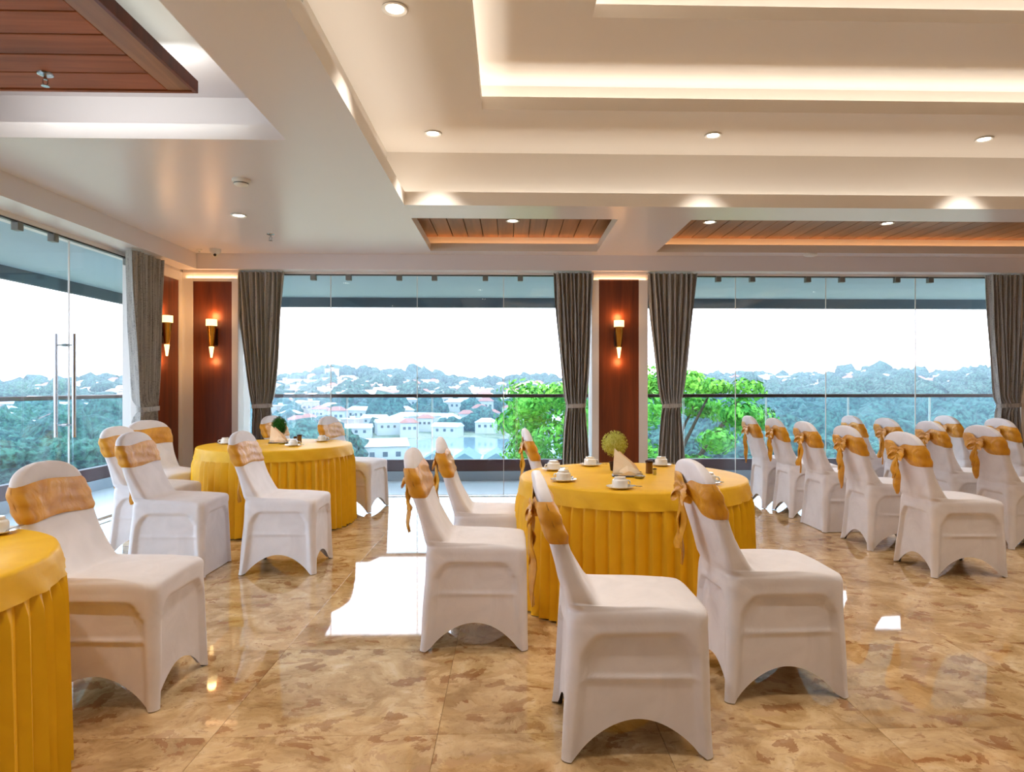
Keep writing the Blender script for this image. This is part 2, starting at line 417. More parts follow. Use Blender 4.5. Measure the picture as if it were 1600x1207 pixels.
MB().box(GX - .02, GX + .02, .5, 6.75, 2.482, 2.494).ob('head_channel', M['darksteel'], wn)
MB().box(GX - .03, GX + .03, .5, 6.75, 2.495, ZB + .01).ob('head_board', M['wall'], wn)
MB().box(GX - .02, GX + .02, .5, 6.75, -.004, .005).ob('floor_channel', M['steel'], wn)
d = empty('door_1', **ST)
MB().box(GX - .005, GX + .005, 4.625, 5.820, .012, 2.48).ob('pane', M['glass'], d)
h = MB()
for sx in (-.075, .075):
    h.tube([(GX + sx, 5.775, .82), (GX + sx, 5.775, 1.69)], .016, 12)
for z in (.924, 1.592): h.tube([(GX - .075, 5.775, z), (GX + .075, 5.775, z)], .007, 8); h.tube([(GX - .02, 5.775, z), (GX + .02, 5.775, z)], .014, 10)
auto(h.ob('pull_handle', M['steel'], d))

# balcony
bl = MB().box(-5.4, 9.5, 7.8, 9.62, -.35, -.07).box(-5.4, -3.9, -2, 7.8, -.35, -.07).ob('balcony_floor', M['baltile'], **ST)
MB().box(-5.3, 9.5, 9.47, 9.6, -.07, .06).box(-5.33, -5.2, -2, 9.6, -.07, .06).ob('balcony_curb', M['conc'], **ST)
rf = MB().box(-5.4, 9.5, 7.95, 10.0, 2.54, 2.75).box(-5.4, -3.95, -2, 7.95, 2.54, 2.75).ob('balcony_roof', M['soffit'], **ST)
MB().box(-5.42, 9.5, 9.95, 10.02, 2.40, 2.80).box(-5.47, -5.40, -2, 10.02, 2.40, 2.80).ob('roof_fascia', M['fasc'], rf)
# joints of the soffit boards
rl = empty('balcony_railing', **ST)
MB().bbox(-5.3, 9.5, 9.49, 9.57, .06, .222, .006).ob('bottom_rail', M['maroon'], rl)
MB().bbox(-5.3, -5.22, -2, 9.49, .06, .222, .006).ob('bottom_rail', M['maroon'], rl)
MB().bbox(-5.3, 9.5, 9.50, 9.56, 1.088, 1.137, .008).ob('handrail', M['handrail'], rl)
MB().bbox(-5.29, -5.23, -2, 9.50, 1.088, 1.137, .008).ob('handrail', M['handrail'], rl)
k = [3.63 + 1.18 * i for i in range(-8, 6)]
k = [-5.25] + [q for q in k if -5.2 < q < 9.4] + [9.5]
for a in k[1:-1]:
    for q in (-.011, .008): MB().box(a + q, a + q + .003, 9.521, 9.539, .222, 1.088).ob('glass_edge', M['plastic'], rl)
for a, b in zip(k, k[1:]): MB().box(a + .008, b - .008, 9.523, 9.537, .222, 1.088).ob('pane', M['balglass'], rl)
yy = [9.49 - 1.18 * i for i in range(10)]
for a, b in zip(yy, yy[1:]): MB().box(-5.267, -5.253, b + .008, a - .008, .222, 1.088).ob('pane', M['balglass'], rl)

# ------------------------------------------------------------------ lamps
def downlight(x, y, z, label, grp=None, power=1.0, size=80, r=.045):
    t = empty('downlight', (x, y, z), label=label, category='ceiling light', kind='thing')
    if grp: t['group'] = grp
    auto(MB().lathe([(r, -.001), (r * 1.45, -.003), (r * 1.5, -.008), (r * 1.35, -.012), (r * 1.02, -.006), (r, .004)], 28, cap0=False, cap1=False).ob('trim_ring', M['plastic'], t))
    MB().lathe([(r * 1.02, -.004), (r * .6, -.006)], 24, cap0=False).ob('lamp_face', M['lamp'], t)
    ld = bpy.data.lights.new('spot', 'SPOT'); ld.energy = DOWN_W * power; ld.color = WARM; ld.spot_size = math.radians(size); ld.spot_blend = .55; ld.shadow_soft_size = .04
    lo = bpy.data.objects.new('lamp', ld); col.objects.link(lo); lo.parent = t; lo.location = (0, 0, -.03)
    return t
G = 'downlights in the stepped ceiling tray'
downlight(-.588, 5.19, 3.18, 'downlight at the near-window left corner of the stepped ceiling tray', G)
downlight(-.588, 3.48, 3.18, 'large round downlight at the top edge of the photo left of centre', G)
downlight(1.558, 5.17, 3.18, 'middle downlight in the row along the window side of the big tray', G)
downlight(3.694, 5.19, 3.18, 'rightmost downlight in the row along the window side of the big tray', G)
downlight(.025, 6.62, 2.868, 'downlight in the short wood planked ceiling recess', 'downlights in the wood planked recesses', .5)
downlight(1.962, 6.62, 2.868, 'left downlight in the long wood planked ceiling recess', 'downlights in the wood planked recesses', .5)
downlight(3.735, 6.62, 2.868, 'right downlight in the long wood planked ceiling recess', 'downlights in the wood planked recesses', .5)
downlight(-2.297, 5.81, ZC, 'small downlight in the flat ceiling near the corner camera', None, .8)
# added unseen downlights, filling the room with light from outside the view
for x, y, z in ((-.588, 1.78, 3.18), (-.588, .4, 3.18), (5.83, 5.19, 3.18), (6.2, 3.4, 3.18), (6.2, 1.7, 3.18)):
    downlight(x, y, z, 'added fill downlight of the stepped tray beyond the edge of the view', 'added fill downlights out of the view')
for x, y in ((1.1, 3.2), (2.9, 3.2), (4.6, 3.2), (1.1, 1.7), (2.9, 1.7), (4.6, 1.7)):  # unseen lamps added to brighten the seat tops from above
    downlight(x, y, 3.72, 'added fill downlight in the topmost tray beyond the edge of the view', 'added top tray fill downlights out of the view', 1.2, 75)
for x, y in ((-2.3, .9), (-2.3, 2.0)):  # unseen lamps added over the left chairs for more light
    downlight(x, y, 2.831, 'added fill downlight of the timber raft beyond the edge of the view', 'added raft fill downlights out of the view', 1.0)

def strip(x0, y0, x1, y1, z, wpm, colr, width=.03):
    L = math.hypot(x1 - x0, y1 - y0)
    ld = bpy.data.lights.new('cove', 'AREA'); ld.shape = 'RECTANGLE'; ld.size = L; ld.size_y = width; ld.energy = wpm * L; ld.color = colr
    lo = bpy.data.objects.new('cove_lamp', ld); col.objects.link(lo)
    lo.location = ((x0 + x1) / 2, (y0 + y1) / 2, z); lo.rotation_euler = (math.pi, 0, -math.atan2(y1 - y0, x1 - x0)); return lo
def cove(r, d, z, wpm, colr, sides='lrbf'):
    x0, x1, y0, y1 = grow(r, d)
    if 'f' in sides: strip(x0, y1, x1, y1, z, wpm, colr)
    if 'l' in sides: strip(x0, y0, x0, y1, z, wpm, colr)
    if 'r' in sides: strip(x1, y0, x1, y1, z, wpm, colr)
    if 'b' in sides: strip(x0, y0, x1, y0, z, wpm, colr)
CW = (1.0, .95, .87)
cove(A1, .09, 2.73, COVE_W * .35, CW)
cove(A2, .09, 3.21, COVE_W * .42, CW)
cove(A3, .09, 3.45, COVE_W * .5, CW)
cove(R1, .05, 2.73, COVE_W * .25, AMBER, 'f'); cove(R2, .05, 2.73, COVE_W * .25, AMBER, 'f')
# lamps on the raft's back, throwing up into the left tray
strip(px1 - .06, py0, px1 - .06, py1, 2.90, COVE_W * .22, (.92, 1.0, .86)); lo_ = strip(px0, py1 - .04, px1, py1 - .04, 2.91, COVE_W * 1.0, (.97, 1.0, .95)); lo_.rotation_euler = (math.radians(118), 0, 0)

# sconces
def sconce(loc, rz, label):
    t = empty('wall_sconce', loc, rz, label=label, category='wall lamp', group='brass wall sconces')
    auto(MB().bbox(-.045, .045, -.012, 0, -.10, .10, .008).ob('backplate', M['bronze'], t))
    MB().box(-.01, .01, -.05, -.01, -.02, .02).ob('arm', M['bronze'], t)
    n = 20
    def half(prof): return MB().lathe(prof, n, (0, -.062, 0))
    auto(half([(.018, -.105), (.026, -.09), (.052, .115), (.054, .118), (.050, .12)]).ob('cone_body', M['brass'], t), 50)
    auto(half([(.050, .12), (.057, .122), (.057, .192), (.052, .192)]).ob('upper_shade', M['shade'], t), 50)
    auto(half([(.006, -.225), (.010, -.222), (.026, -.108), (.02, -.105)]).ob('lower_shade', M['shade2'], t), 50)
    for z, e in ((.235, 2.0), (-.265, 1.4)):
        ld = bpy.data.lights.new('bulb', 'POINT'); ld.energy = e; ld.color = (1, .50, .18); ld.shadow_soft_size = .045
        lo = bpy.data.objects.new('bulb', ld); col.objects.link(lo); lo.parent = t; lo.location = (0, -.055, z)
sconce((-3.255, 7.552, 1.785), 0, 'brass sconce on the window-facing corner pillar beside the left back curtain')
sconce((1.207, 7.552, 1.785), 0, 'brass sconce on the wood panel of the central pillar')
sconce((-3.602, 7.10, 1.785), math.pi / 2, 'brass sconce on the left side of the corner, half behind the curtain')
sconce((6.10, 7.552, 1.785), 0, 'brass sconce on the pillar at the right edge')
# slim warm lights over the pillar heads
for x0, x1 in ((.93, 1.52), (-3.55, -3.0)):
    ld = bpy.data.lights.new('head_glow', 'AREA'); ld.shape = 'RECTANGLE'; ld.size = x1 - x0; ld.size_y = .02; ld.energy = .35; ld.color = (1, .55, .28)
    lo = bpy.data.objects.new('pillar_lamp', ld); col.objects.link(lo); lo.location = ((x0 + x1) / 2, 7.53, 2.44); lo.rotation_euler = (math.radians(150), 0, 0)

# ------------------------------------------------------------------ ceiling fittings
t = empty('smoke_detector', (-1.888, 4.819, ZC), label='square white smoke detector on the flat ceiling', category='detector')
auto(MB().lathe([(.062, 0), (.062, -.012), (.055, -.02), (.052, -.02)], 28).ob('base', M['plastic'], t))
auto(MB().lathe([(.05, -.02), (.048, -.036), (.034, -.046), (.0, -.048)], 28, cap1=False).ob('sensor_cap', M['plastic'], t))
MB().lathe([(.0505, -.026), (.0505, -.031)], 28, cap0=False, cap1=False).ob('slot', M['black'], t)
t = empty('smoke_detector', (3.296, 7.36, ZC), label='flat round detector near the right window', category='detector')
auto(MB().lathe([(.07, 0), (.068, -.015), (.055, -.026), (.0, -.03)], 28, cap1=False).ob('sensor_cap', M['plastic'], t))
def sprinkler(x, y, z, label):
    t = empty('sprinkler', (x, y, z), label=label, category='sprinkler')
    auto(MB().lathe([(.038, 0), (.036, -.006), (.014, -.012)], 24).ob('escutcheon', M['steel'], t))
    h = MB().tube([(0, 0, -.01), (0, 0, -.03)], .008); h.tube([(-.012, 0, -.028), (-.012, 0, -.05), (0, 0, -.06)], .003, 6).tube([(.012, 0, -.028), (.012, 0, -.05), (0, 0, -.06)], .003, 6)
    h.ob('frame_arms', M['steel'], t)
    MB().lathe([(.018, -.060), (.019, -.063)], 20).ob('deflector', M['steel'], t)
sprinkler(-2.283, 6.536, ZC, 'small sprinkler head on the flat ceiling beside the dome camera')
sprinkler(-2.352, 3.50, 2.831, 'steel sprinkler head under the hanging wood planks')
t = empty('dome_camera', (-3.12, 7.27, ZC), label='small white dome camera with black lens at the ceiling corner', category='camera')
auto(MB().lathe([(.058, 0), (.056, -.03), (.045, -.045)], 28).ob('housing', M['plastic'], t))
b = MB(); b.lathe([(.036 * math.cos(a), -.045 - .038 * math.sin(a)) for a in [k * math.pi / 12 for k in range(7)]], 24, cap0=False, cap1=False); auto(b.ob('lens_ball', M['plastic'], t))
auto(MB().tube([(.008, -.022, -.062), (.012, -.040, -.070)], .014, 16).ob('lens', M['black'], t))
# linear air grille in the left riser of the stepped tray
t = empty('air_grille', (-1.012, 2.71, 3.10), label='slatted air grille at the top edge of the ceiling', category='grille')
gx = MB(); gx.box(0, .008, -.62, .62, -.075, -.06).box(0, .008, -.62, .62, .06, .075).box(0, .008, -.62, -.605, -.075, .075).box(0, .008, .605, .62, -.075, .075); gx.ob('frame', M['plastic'], t)
MB().box(-.001, .001, -.605, .605, -.06, .06).ob('duct_back', M['black'], t)
for q in range(5): MB().box(.001, .009, -.605, .605, -.052 + q * .024, -.043 + q * .024).ob('slat', M['plastic'], t)
t = empty('wall_hook', (-3.3, 7.30, ZC), label='tiny round ceiling fitting left of the dome camera', category='fitting')
auto(MB().lathe([(.03, 0), (.028, -.008), (.01, -.012), (.01, -.03), (.0, -.032)], 20, cap1=False).ob('rose', M['plastic'], t))

# ------------------------------------------------------------------ curtains
def curtain(origin, rz, wt, wp, wb, ct, cp, cb, label, seed, ztop=2.515, zt=1.03):
    """local x across, -y towards the room; ct/cp/cb centre offsets at top, tie, bottom"""
    t = empty('curtain', origin, rz, label=label, category='curtain', group='grey linen curtains')
    rr = random.Random(seed); nu, nv = 150, 64
    ph = [rr.uniform(0, 6.28) for _ in range(6)]; folds = 9
    V = []; F = []
    def wc(z):
        if z >= zt:
            q = (z - zt) / (ztop - zt); s = q ** .62
            return wp + (wt - wp) * s, cp + (ct - cp) * q ** .8
        q = (zt - z) / (zt - .02); s = q ** .7
        return wp + (wb - wp) * s, cp + (cb - cp) * q
    for j in range(nv + 1):
        z = .02 + (ztop - .02) * j / nv
        W, c = wc(z); pin = math.exp(-((z - zt) / .06) ** 2)
        am = .038 * (1 - .45 * pin)
        for i in range(nu + 1):
            u = i / nu; uu = u + .012 * math.sin(9 * u + ph[0] + z * 1.1)
            fold = math.sin(2 * math.pi * folds * uu + ph[1] + .35 * math.sin(z * 1.7 + ph[2])) + .35 * math.sin(2 * math.pi * folds * 2.3 * uu + ph[3] + z * .5)
            y = am * fold - .02 * pin - (1 - (2 * u - 1) ** 2) * .05 * pin
            V.append((c + (u - .5) * W + .006 * math.sin(z * 5 + u * 20), y, z))
    for j in range(nv):
        for i in range(nu):
            a = j * (nu + 1) + i; F.append((a, a + 1, a + nu + 2, a + nu + 1))
    ob('fabric', mesh('curtain_fabric', V, F, True), M['linen'], t)
    # tie band round the waist
    V = []; F = []; n = 40
    for k in range(5):
        zz = zt - .022 + .011 * k
        for i in range(n):
            a = 2 * math.pi * i / n; V.append((cp + (wp / 2 + .012) * math.copysign(abs(math.cos(a)) ** .7, math.cos(a)), -.03 + .066 * math.sin(a), zz + .006 * math.cos(a)))
    for k in range(4):
        for i in range(n): F.append((k * n + i, k * n + (i + 1) % n, (k + 1) * n + (i + 1) % n, (k + 1) * n + i))
    ob('tieback', mesh('tieback', V, F, True), M['linen'], t)
Yc = 7.60
Yc = 7.59
curtain((-2.77, Yc, 0), 0, .54, .20, .26, 0, .035, .03, 'grey curtain right of the corner pillar, nearest the left round table', 1)
curtain((.704, Yc - .02, 0), 0, .44, .20, .36, 0, .03, .03, 'grey curtain on the left side of the central pillar', 2)
curtain((1.81, Yc - .02, 0), 0, .56, .20, .37, 0, 0, 0, 'grey curtain on the right side of the central pillar', 3)
curtain((5.66, Yc - .03, 0), 0, .50, .24, .32, 0, -.01, .06, 'grey curtain at the far right edge behind the chair rows', 4)
curtain((-3.52, 6.64, 0), math.pi / 2, .54, .30, .40, 0, 0, 0, 'grey curtain on the left glass wall beside the glass door', 5)

# ------------------------------------------------------------------ chair
NS, NCR = 26, 6
def rr_loop(hx, hy, r):
    """rounded rectangle: list of (x,y,side_index or -1, s in[-1,1]) starting front side"""
    out = []
    cs = [((1, -1), -90), ((1, 1), 0), ((-1, 1), 90), ((-1, -1), 180)]
    r = min(r, hx * .98, hy * .98)
    for k in range(4):
        (sx, sy), a0 = cs[k]
        for i in range(NCR):
            a = math.radians(a0 + 90 * i / NCR)
            out.append((sx * (hx - r) + r * math.cos(a), sy * (hy - r) + r * math.sin(a), -1, (i / NCR)))
        (ex, ey) = cs[(k + 1) % 4][0]; a = math.radians(a0 + 90)
        p0 = (sx * (hx - r) + r * math.cos(a), sy * (hy - r) + r * math.sin(a)); p1 = (ex * (hx - r) + r * math.cos(a), ey * (hy - r) + r * math.sin(a))
        for i in range(NS):
            q = i / NS; out.append((p0[0] + (p1[0] - p0[0]) * q, p0[1] + (p1[1] - p0[1]) * q, k, 2 * q - 1))
    return out
NLOOP = 4 * (NS + NCR)
CR = [(-.238, .43, .243, .43, .222, .05), (-.236, .452, .243, .458, .2210, .045), (-.235, .468, .241, .476, .2175, .05), (-.235, .479, .227, .489, .209, .055),
      (-.235, .485, .17, .496, .197, .06), (-.236, .492, .10, .501, .192, .06), (-.237, .50, .02, .502, .189, .05), (-.239, .51, -.06, .502, .190, .04),
      (-.242, .52, -.115, .505, .195, .035), (-.247, .54, -.14, .524, .197, .032), (-.255, .57, -.165, .562, .198, .03), (-.275, .64, -.205, .635, .199, .028),
      (-.298, .72, -.237, .72, .204, .026), (-.322, .80, -.267, .80, .208, .025), (-.334, .845, -.284, .845, .205, .024), (-.341, .875, -.294, .875, .193, .022),
      (-.345, .90, -.302, .90, .168, .02), (-.346, .919, -.309, .919, .132, .018), (-.344, .931, -.315, .931, .09, .014), (-.338, .938, -.322, .938, .045, .008)]
def cr_at(t):
    k = min(int(t), len(CR) - 2); f = t - k
    P = [CR[max(0, min(len(CR) - 1, k + d))] for d in (-1, 0, 1, 2)]
    return [.5 * ((2 * b) + (-a + c) * f + (2 * a - 5 * b + 4 * c - d) * f * f + (-a + 3 * b - 3 * c + d) * f ** 3) for a, b, c, d in zip(*P)]
def back_at(z):
    for a, b in zip(CR[10:], CR[11:]):
        if a[1] <= z <= b[1]:
            f = (z - a[1]) / (b[1] - a[1]); return [p + (q - p) * f for p, q in zip(a, b)]
    return CR[-1]
def cover_mesh(name, arch_h=.125, seed=0):
    V = []; F = []
    nz = 46
    for j in range(nz + 1):
        v = j / nz
        for (x, y, side, s) in rr_loop(1, 1, .2): pass
        # bottom and top of each column
        B = rr_loop(.258, .236, .03); Tt = rr_loop(.2405, .222, .05)
        for k in range(NLOOP):
            bx, by, side, s = B[k]; tx, ty = Tt[k][0], Tt[k][1]
            bx += -.006; tx += .0025
            if side >= 0 and abs(s) < .94:
                zb = .004 + arch_h * (1 - (abs(s) / .94) ** 2) ** .85 * (1 - .10 * (side in (0, 2)))
            else: zb = .004
            z = zb + (.43 - zb) * v
            q = (z / .43)
            # slightly flared legs
            g = q ** .75
            x = bx + (tx - bx) * g; y = by + (ty - by) * g
            y *= 1 - .10 * g * min(1, max(0, (.24 - x) / .48))
            if side >= 0:
                e = 1 - abs(s)
                m1 = sstep(.03, .085, e) * sstep(0, .014, .418 - z - .06 * max(0, abs(s) - .62) ** 2 / .09)
                d_ = .017 * m1 + .007 * m1 * (1 - (z / .43)) * arch_h / .125
                if side in (1, 3): d_ -= .007 * math.exp(-((z - .265) / .009) ** 2) * m1
                # hem roll
                nrm = [(1, 0), (0, 1), (-1, 0), (0, -1)][side]
                x -= nrm[0] * d_; y -= nrm[1] * d_
            w_ = noise.noise(Vector((x * 6 + seed, y * 6, z * 5))) * .004
            x += w_ * (1 if x > 0 else -1); y += w_ * (1 if y > 0 else -1) * .5
            V.append((x, y, z))
    rings = [cr_at(t * .5) for t in range(1, 2 * (len(CR) - 1) + 1)]
    for xr, zr, xf, zf, wd, r in rings:
        hx = max((xf - xr) / 2, .004); cx = (xf + xr) / 2
        for x, y, side, s in rr_loop(hx, wd, r):
            q = (x + hx) / (2 * hx)
            z = zr + (zf - zr) * q
            # soft crown on the seat
            if zr < .52: z += .010 * (1 - (y / .22) ** 2) * sstep(0, .3, q)
            if zr > .86: z -= 0
            if zr < .515: y *= 1 + (.1995 / wd - 1) * (1 - q) ** .8
            nn = noise.noise(Vector((x * 7 + seed, y * 7, z * 7))) * .0035
            V.append((x + cx + nn, y + nn * .5, z + (nn if zr < .53 else 0)))
    tot = len(V) // NLOOP
    for j in range(tot - 1):
        for k in range(NLOOP):
            k2 = (k + 1) % NLOOP
            F.append((j * NLOOP + k, j * NLOOP + k2, (j + 1) * NLOOP + k2, (j + 1) * NLOOP + k))
    F.append(tuple((tot - 1) * NLOOP + k for k in range(NLOOP)))
    me = mesh(name, V, F, True); me.materials.append(M['cover']); return me
def sash_mesh(seed=0):
    V = []; F = []; rows = 12
    for j in range(rows + 1):
        q = j / rows; z = .722 + .142 * q
        edge = .006 * (1 - (2 * q - 1) ** 6)
        xr, zr, xf, zf, wd, r = back_at(z); hx = (xf - xr) / 2; cx = (xf + xr) / 2
        for k, (x, y, side, s) in enumerate(rr_loop(hx + .003 + edge, wd + .003 + edge, .03)):
            n_ = .004 * math.sin(q * 15 + 5 * noise.noise(Vector((x * 12 + seed, y * 9, .5))) + k * .05) * (1 - (2 * q - 1) ** 4)
            sg = -1 if x < 0 else 1
            pinch = math.exp(-((y - .02) / .045) ** 2) if (x < 0 and side == 2) else 0
            zz = z + (.795 - z) * .45 * pinch + .008 * math.sin(y * 14 + seed)
            V.append((x + cx + sg * max(n_, -.002) - .006 * pinch, y, zz))
    for j in range(rows):
        for k in range(NLOOP): F.append((j * NLOOP + k, j * NLOOP + (k + 1) % NLOOP, (j + 1) * NLOOP + (k + 1) % NLOOP, (j + 1) * NLOOP + k))
    me = mesh('sash', V, F, True); me.materials.append(M['sash']); return me
def ribbon(pts, widths, thick=.004, twist=None, name='tail'):
    V = []; F = []; n = 5
    for k, p in enumerate(pts):
        w_ = widths[k]; tw = (twist[k] if twist else 0)
        for side in (0, 1):
            for i in range(n):
                u = i / (n - 1) - .5; fold = .35 * w_ * math.cos(u * 9) * .4
                x = -fold * math.cos(tw) + (thick if side else 0); y = u * w_ * math.cos(tw)
                V.append((p[0] + x + u * w_ * math.sin(tw), p[1] + y, p[2]))
    R = 2 * n
    for k in range(len(pts) - 1):
        a = k * R; b = a + R
        for i in range(n - 1):
            F.append((a + i, a + i + 1, b + i + 1, b + i)); F.append((a + n + i + 1, a + n + i, b + n + i, b + n + i + 1))
        F.append((a, b, b + n, a + n)); F.append((a + n - 1, a + 2 * n - 1, b + 2 * n - 1, b + n - 1))
    e = (len(pts) - 1) * R
    F.append(tuple(range(n)) + tuple(range(2 * n - 1, n - 1, -1))); F.append(tuple(e + i for i in range(n))[::-1] + tuple(e + n + i for i in range(n)))
    me = mesh(name, V, F, True); me.materials.append(M['sash']); return me
def loop_mesh(sgn):
    """one ear of the bow: flattened open loop"""
    mbb = MB(); V = []; F = []; n = 14; m_ = 6
    for i in range(n + 1):
        a = 2 * math.pi * i / n
        cx_, cz_ = .042 * (1 - math.cos(a)), .026 * math.sin(a)
        wd = .022 + .036 * (1 - math.cos(a)) / 2
        for j in range(m_):
            u = j / (m_ - 1) - .5
            V.append((-.012 - .012 * math.sin(a / 2) + .3 * u * wd + .006 * math.cos(u * 8), sgn * cx_, cz_ * .8 + u * wd * 1.1 - .012 * (1 - math.cos(a)) / 2))
    for i in range(n):
        for j in range(m_ - 1): F.append((i * m_ + j, i * m_ + j + 1, (i + 1) * m_ + j + 1, (i + 1) * m_ + j))
    me = mesh('bow_loop', V, F, True); me.materials.append(M['sash']); return me
def knot_mesh():
    V = []; F = []; n, m_ = 14, 8
    for j in range(m_ + 1):
        b = math.pi * j / m_
        for i in range(n):
            a = 2 * math.pi * i / n; r = 1 + .12 * math.sin(5 * a)
            V.append((.016 * math.sin(b) * math.cos(a) * r, .018 * math.sin(b) * math.sin(a) * r, .024 * math.cos(b)))
    for j in range(m_):
        for i in range(n): F.append((j * n + i, (j + 1) * n + i, (j + 1) * n + (i + 1) % n, j * n + (i + 1) % n))
    me = mesh('knot', V, F, True); me.materials.append(M['sash']); return me
def leg_me():
    me = MB().tube([(.034, .034, .003), (0, 0, .40)], [.010, .013], 8).me('chair_leg', True); me.materials.append(M['leg']); return me
COV = [cover_mesh('cover', .125, s_) for s_ in (0, 3.3, 6.1)]; COVS = cover_mesh('cover_straight', .0, 4)
SASH = [sash_mesh(0), sash_mesh(2.2)]; KNOT = knot_mesh(); LOOP = [loop_mesh(1), loop_mesh(-1)]; LEG = leg_me()
def tail_me(seed, L, out):
    rr = random.Random(seed); K = 12
    pts = [(-.012 + .004 * math.sin(k * 1.1 + seed), out * (k / K) ** .8 + .004 * math.sin(k + seed), -.01 - L * k / K) for k in range(K + 1)]
    return ribbon(pts, [.018 + .034 * min(1, k / 4) for k in range(K)] + [.03], twist=[.5 * math.sin(k * .5 + seed) for k in range(K + 1)])
TAILS = [(tail_me(1, .34, .005), tail_me(2, .20, .045)), (tail_me(3, .30, -.01), tail_me(5, .24, .04)), (tail_me(7, .27, .01), tail_me(8, .17, .05))]
def chair(x, y, rz, label, group, style=0, straight=False, sash_seed=0, knot_y=.02):
    t = empty('banquet_chair', (x, y, 0), math.radians(rz), label=label, category='chair', group=group)
    ob('cover', COVS if straight else COV[style % 3], None, t)
    for lx, ly in ((.194, .176), (.194, -.176), (-.194, .165), (-.194, -.165)): ob('leg', LEG, None, t, (lx, ly, 0), (0, 0, math.atan2(ly, lx) - math.pi / 4))
    s = ob('sash', SASH[sash_seed % 2], None, t)
    kx = -.335
    ob('knot', KNOT, None, s, (kx, knot_y, .795)); ob('bow_loop', LOOP[0], None, s, (kx, knot_y, .797)); ob('bow_loop', LOOP[1], None, s, (kx, knot_y, .797))
    a, b = TAILS[(style + sash_seed) % 3]
    ob('sash_tail', a, None, s, (kx - .004, knot_y, .79)); ob('sash_tail', b, None, s, (kx - .008, knot_y, .79))
    return t
GC, GL, GR = 'chairs around the central round table', 'chairs around the left round tables', 'chairs in rows on the right'
chair(.43, 2.475, 1, 'white covered chair with gold sash, largest and nearest, at the bottom centre', GC, 0)
chair(1.095, 2.885, 4, 'white covered chair whose bow hangs over the right front of the central table', GC, 1, knot_y=.06)
chair(-.165, 3.42, 0, 'white covered chair left of the central table, seat pointing at the skirt', GC, 2)
chair(-.10, 4.16, 2, 'white covered chair left of the central table, behind a nearer one', GC, 0, sash_seed=1)
chair(.44, 5.00, 4, 'white covered chair seen edge-on behind the left rim of the central table', GC, 1)
chair(-1.60, 2.86, 0, 'white covered chair beside the front-left table, only its bare dome and sash front showing', GL, 1, sash_seed=1)
chair(-2.235, 4.68, 0, 'white chair with a straight hemmed cover reaching the floor, left of the left round table', GL, 0, straight=True)
chair(-2.72, 5.32, -4, 'white covered chair mostly hidden behind the straight hemmed one', GL, 2, sash_seed=1)
chair(-3.02, 6.12, -28, 'white covered chair beside the corner pillar, turned to the left round table', GL, 0)
chair(-1.535, 4.745, 0, 'white covered chair standing in front of the left round table', GL, 2, sash_seed=1)
chair(-1.56, 6.98, -14, 'white covered chair at the right end of the left round table, half hidden', GL, 1)
chair(-2.20, 7.16, -14, 'white covered chair behind the napkins of the left round table', GL, 0, sash_seed=1)
rowsY = [(7.05, 2.83), (6.56, 2.90), (5.93, 2.92), (5.28, 2.97), (4.56, 3.00)]
wd_ = ['nearest the window', 'second from the window', 'third from the window', 'fourth from the window', 'nearest the camera']
for i, (yy_, xx_) in enumerate(rowsY):
    chair(xx_, yy_, [-1, 0, 1, 0, 1][i], 'white covered chair in the left file of the right-hand rows, ' + wd_[i], GR, i, straight=(i == 2), sash_seed=i)
for i, (yy_, xx_) in enumerate([(7.08, 3.93), (6.55, 4.00), (5.93, 4.05), (5.30, 4.07)]):
    chair(xx_, yy_, [0, 1, -1, 1][i], 'white covered chair in the middle file of the right-hand rows, ' + wd_[i], GR, i + 1, sash_seed=i + 1)
for i, (yy_, xx_) in enumerate([(7.05, 4.93), (6.45, 5.06)]):
    chair(xx_, yy_, 0, 'white covered chair in the rightmost visible file of the rows, ' + wd_[i], GR, i + 2, sash_seed=i)

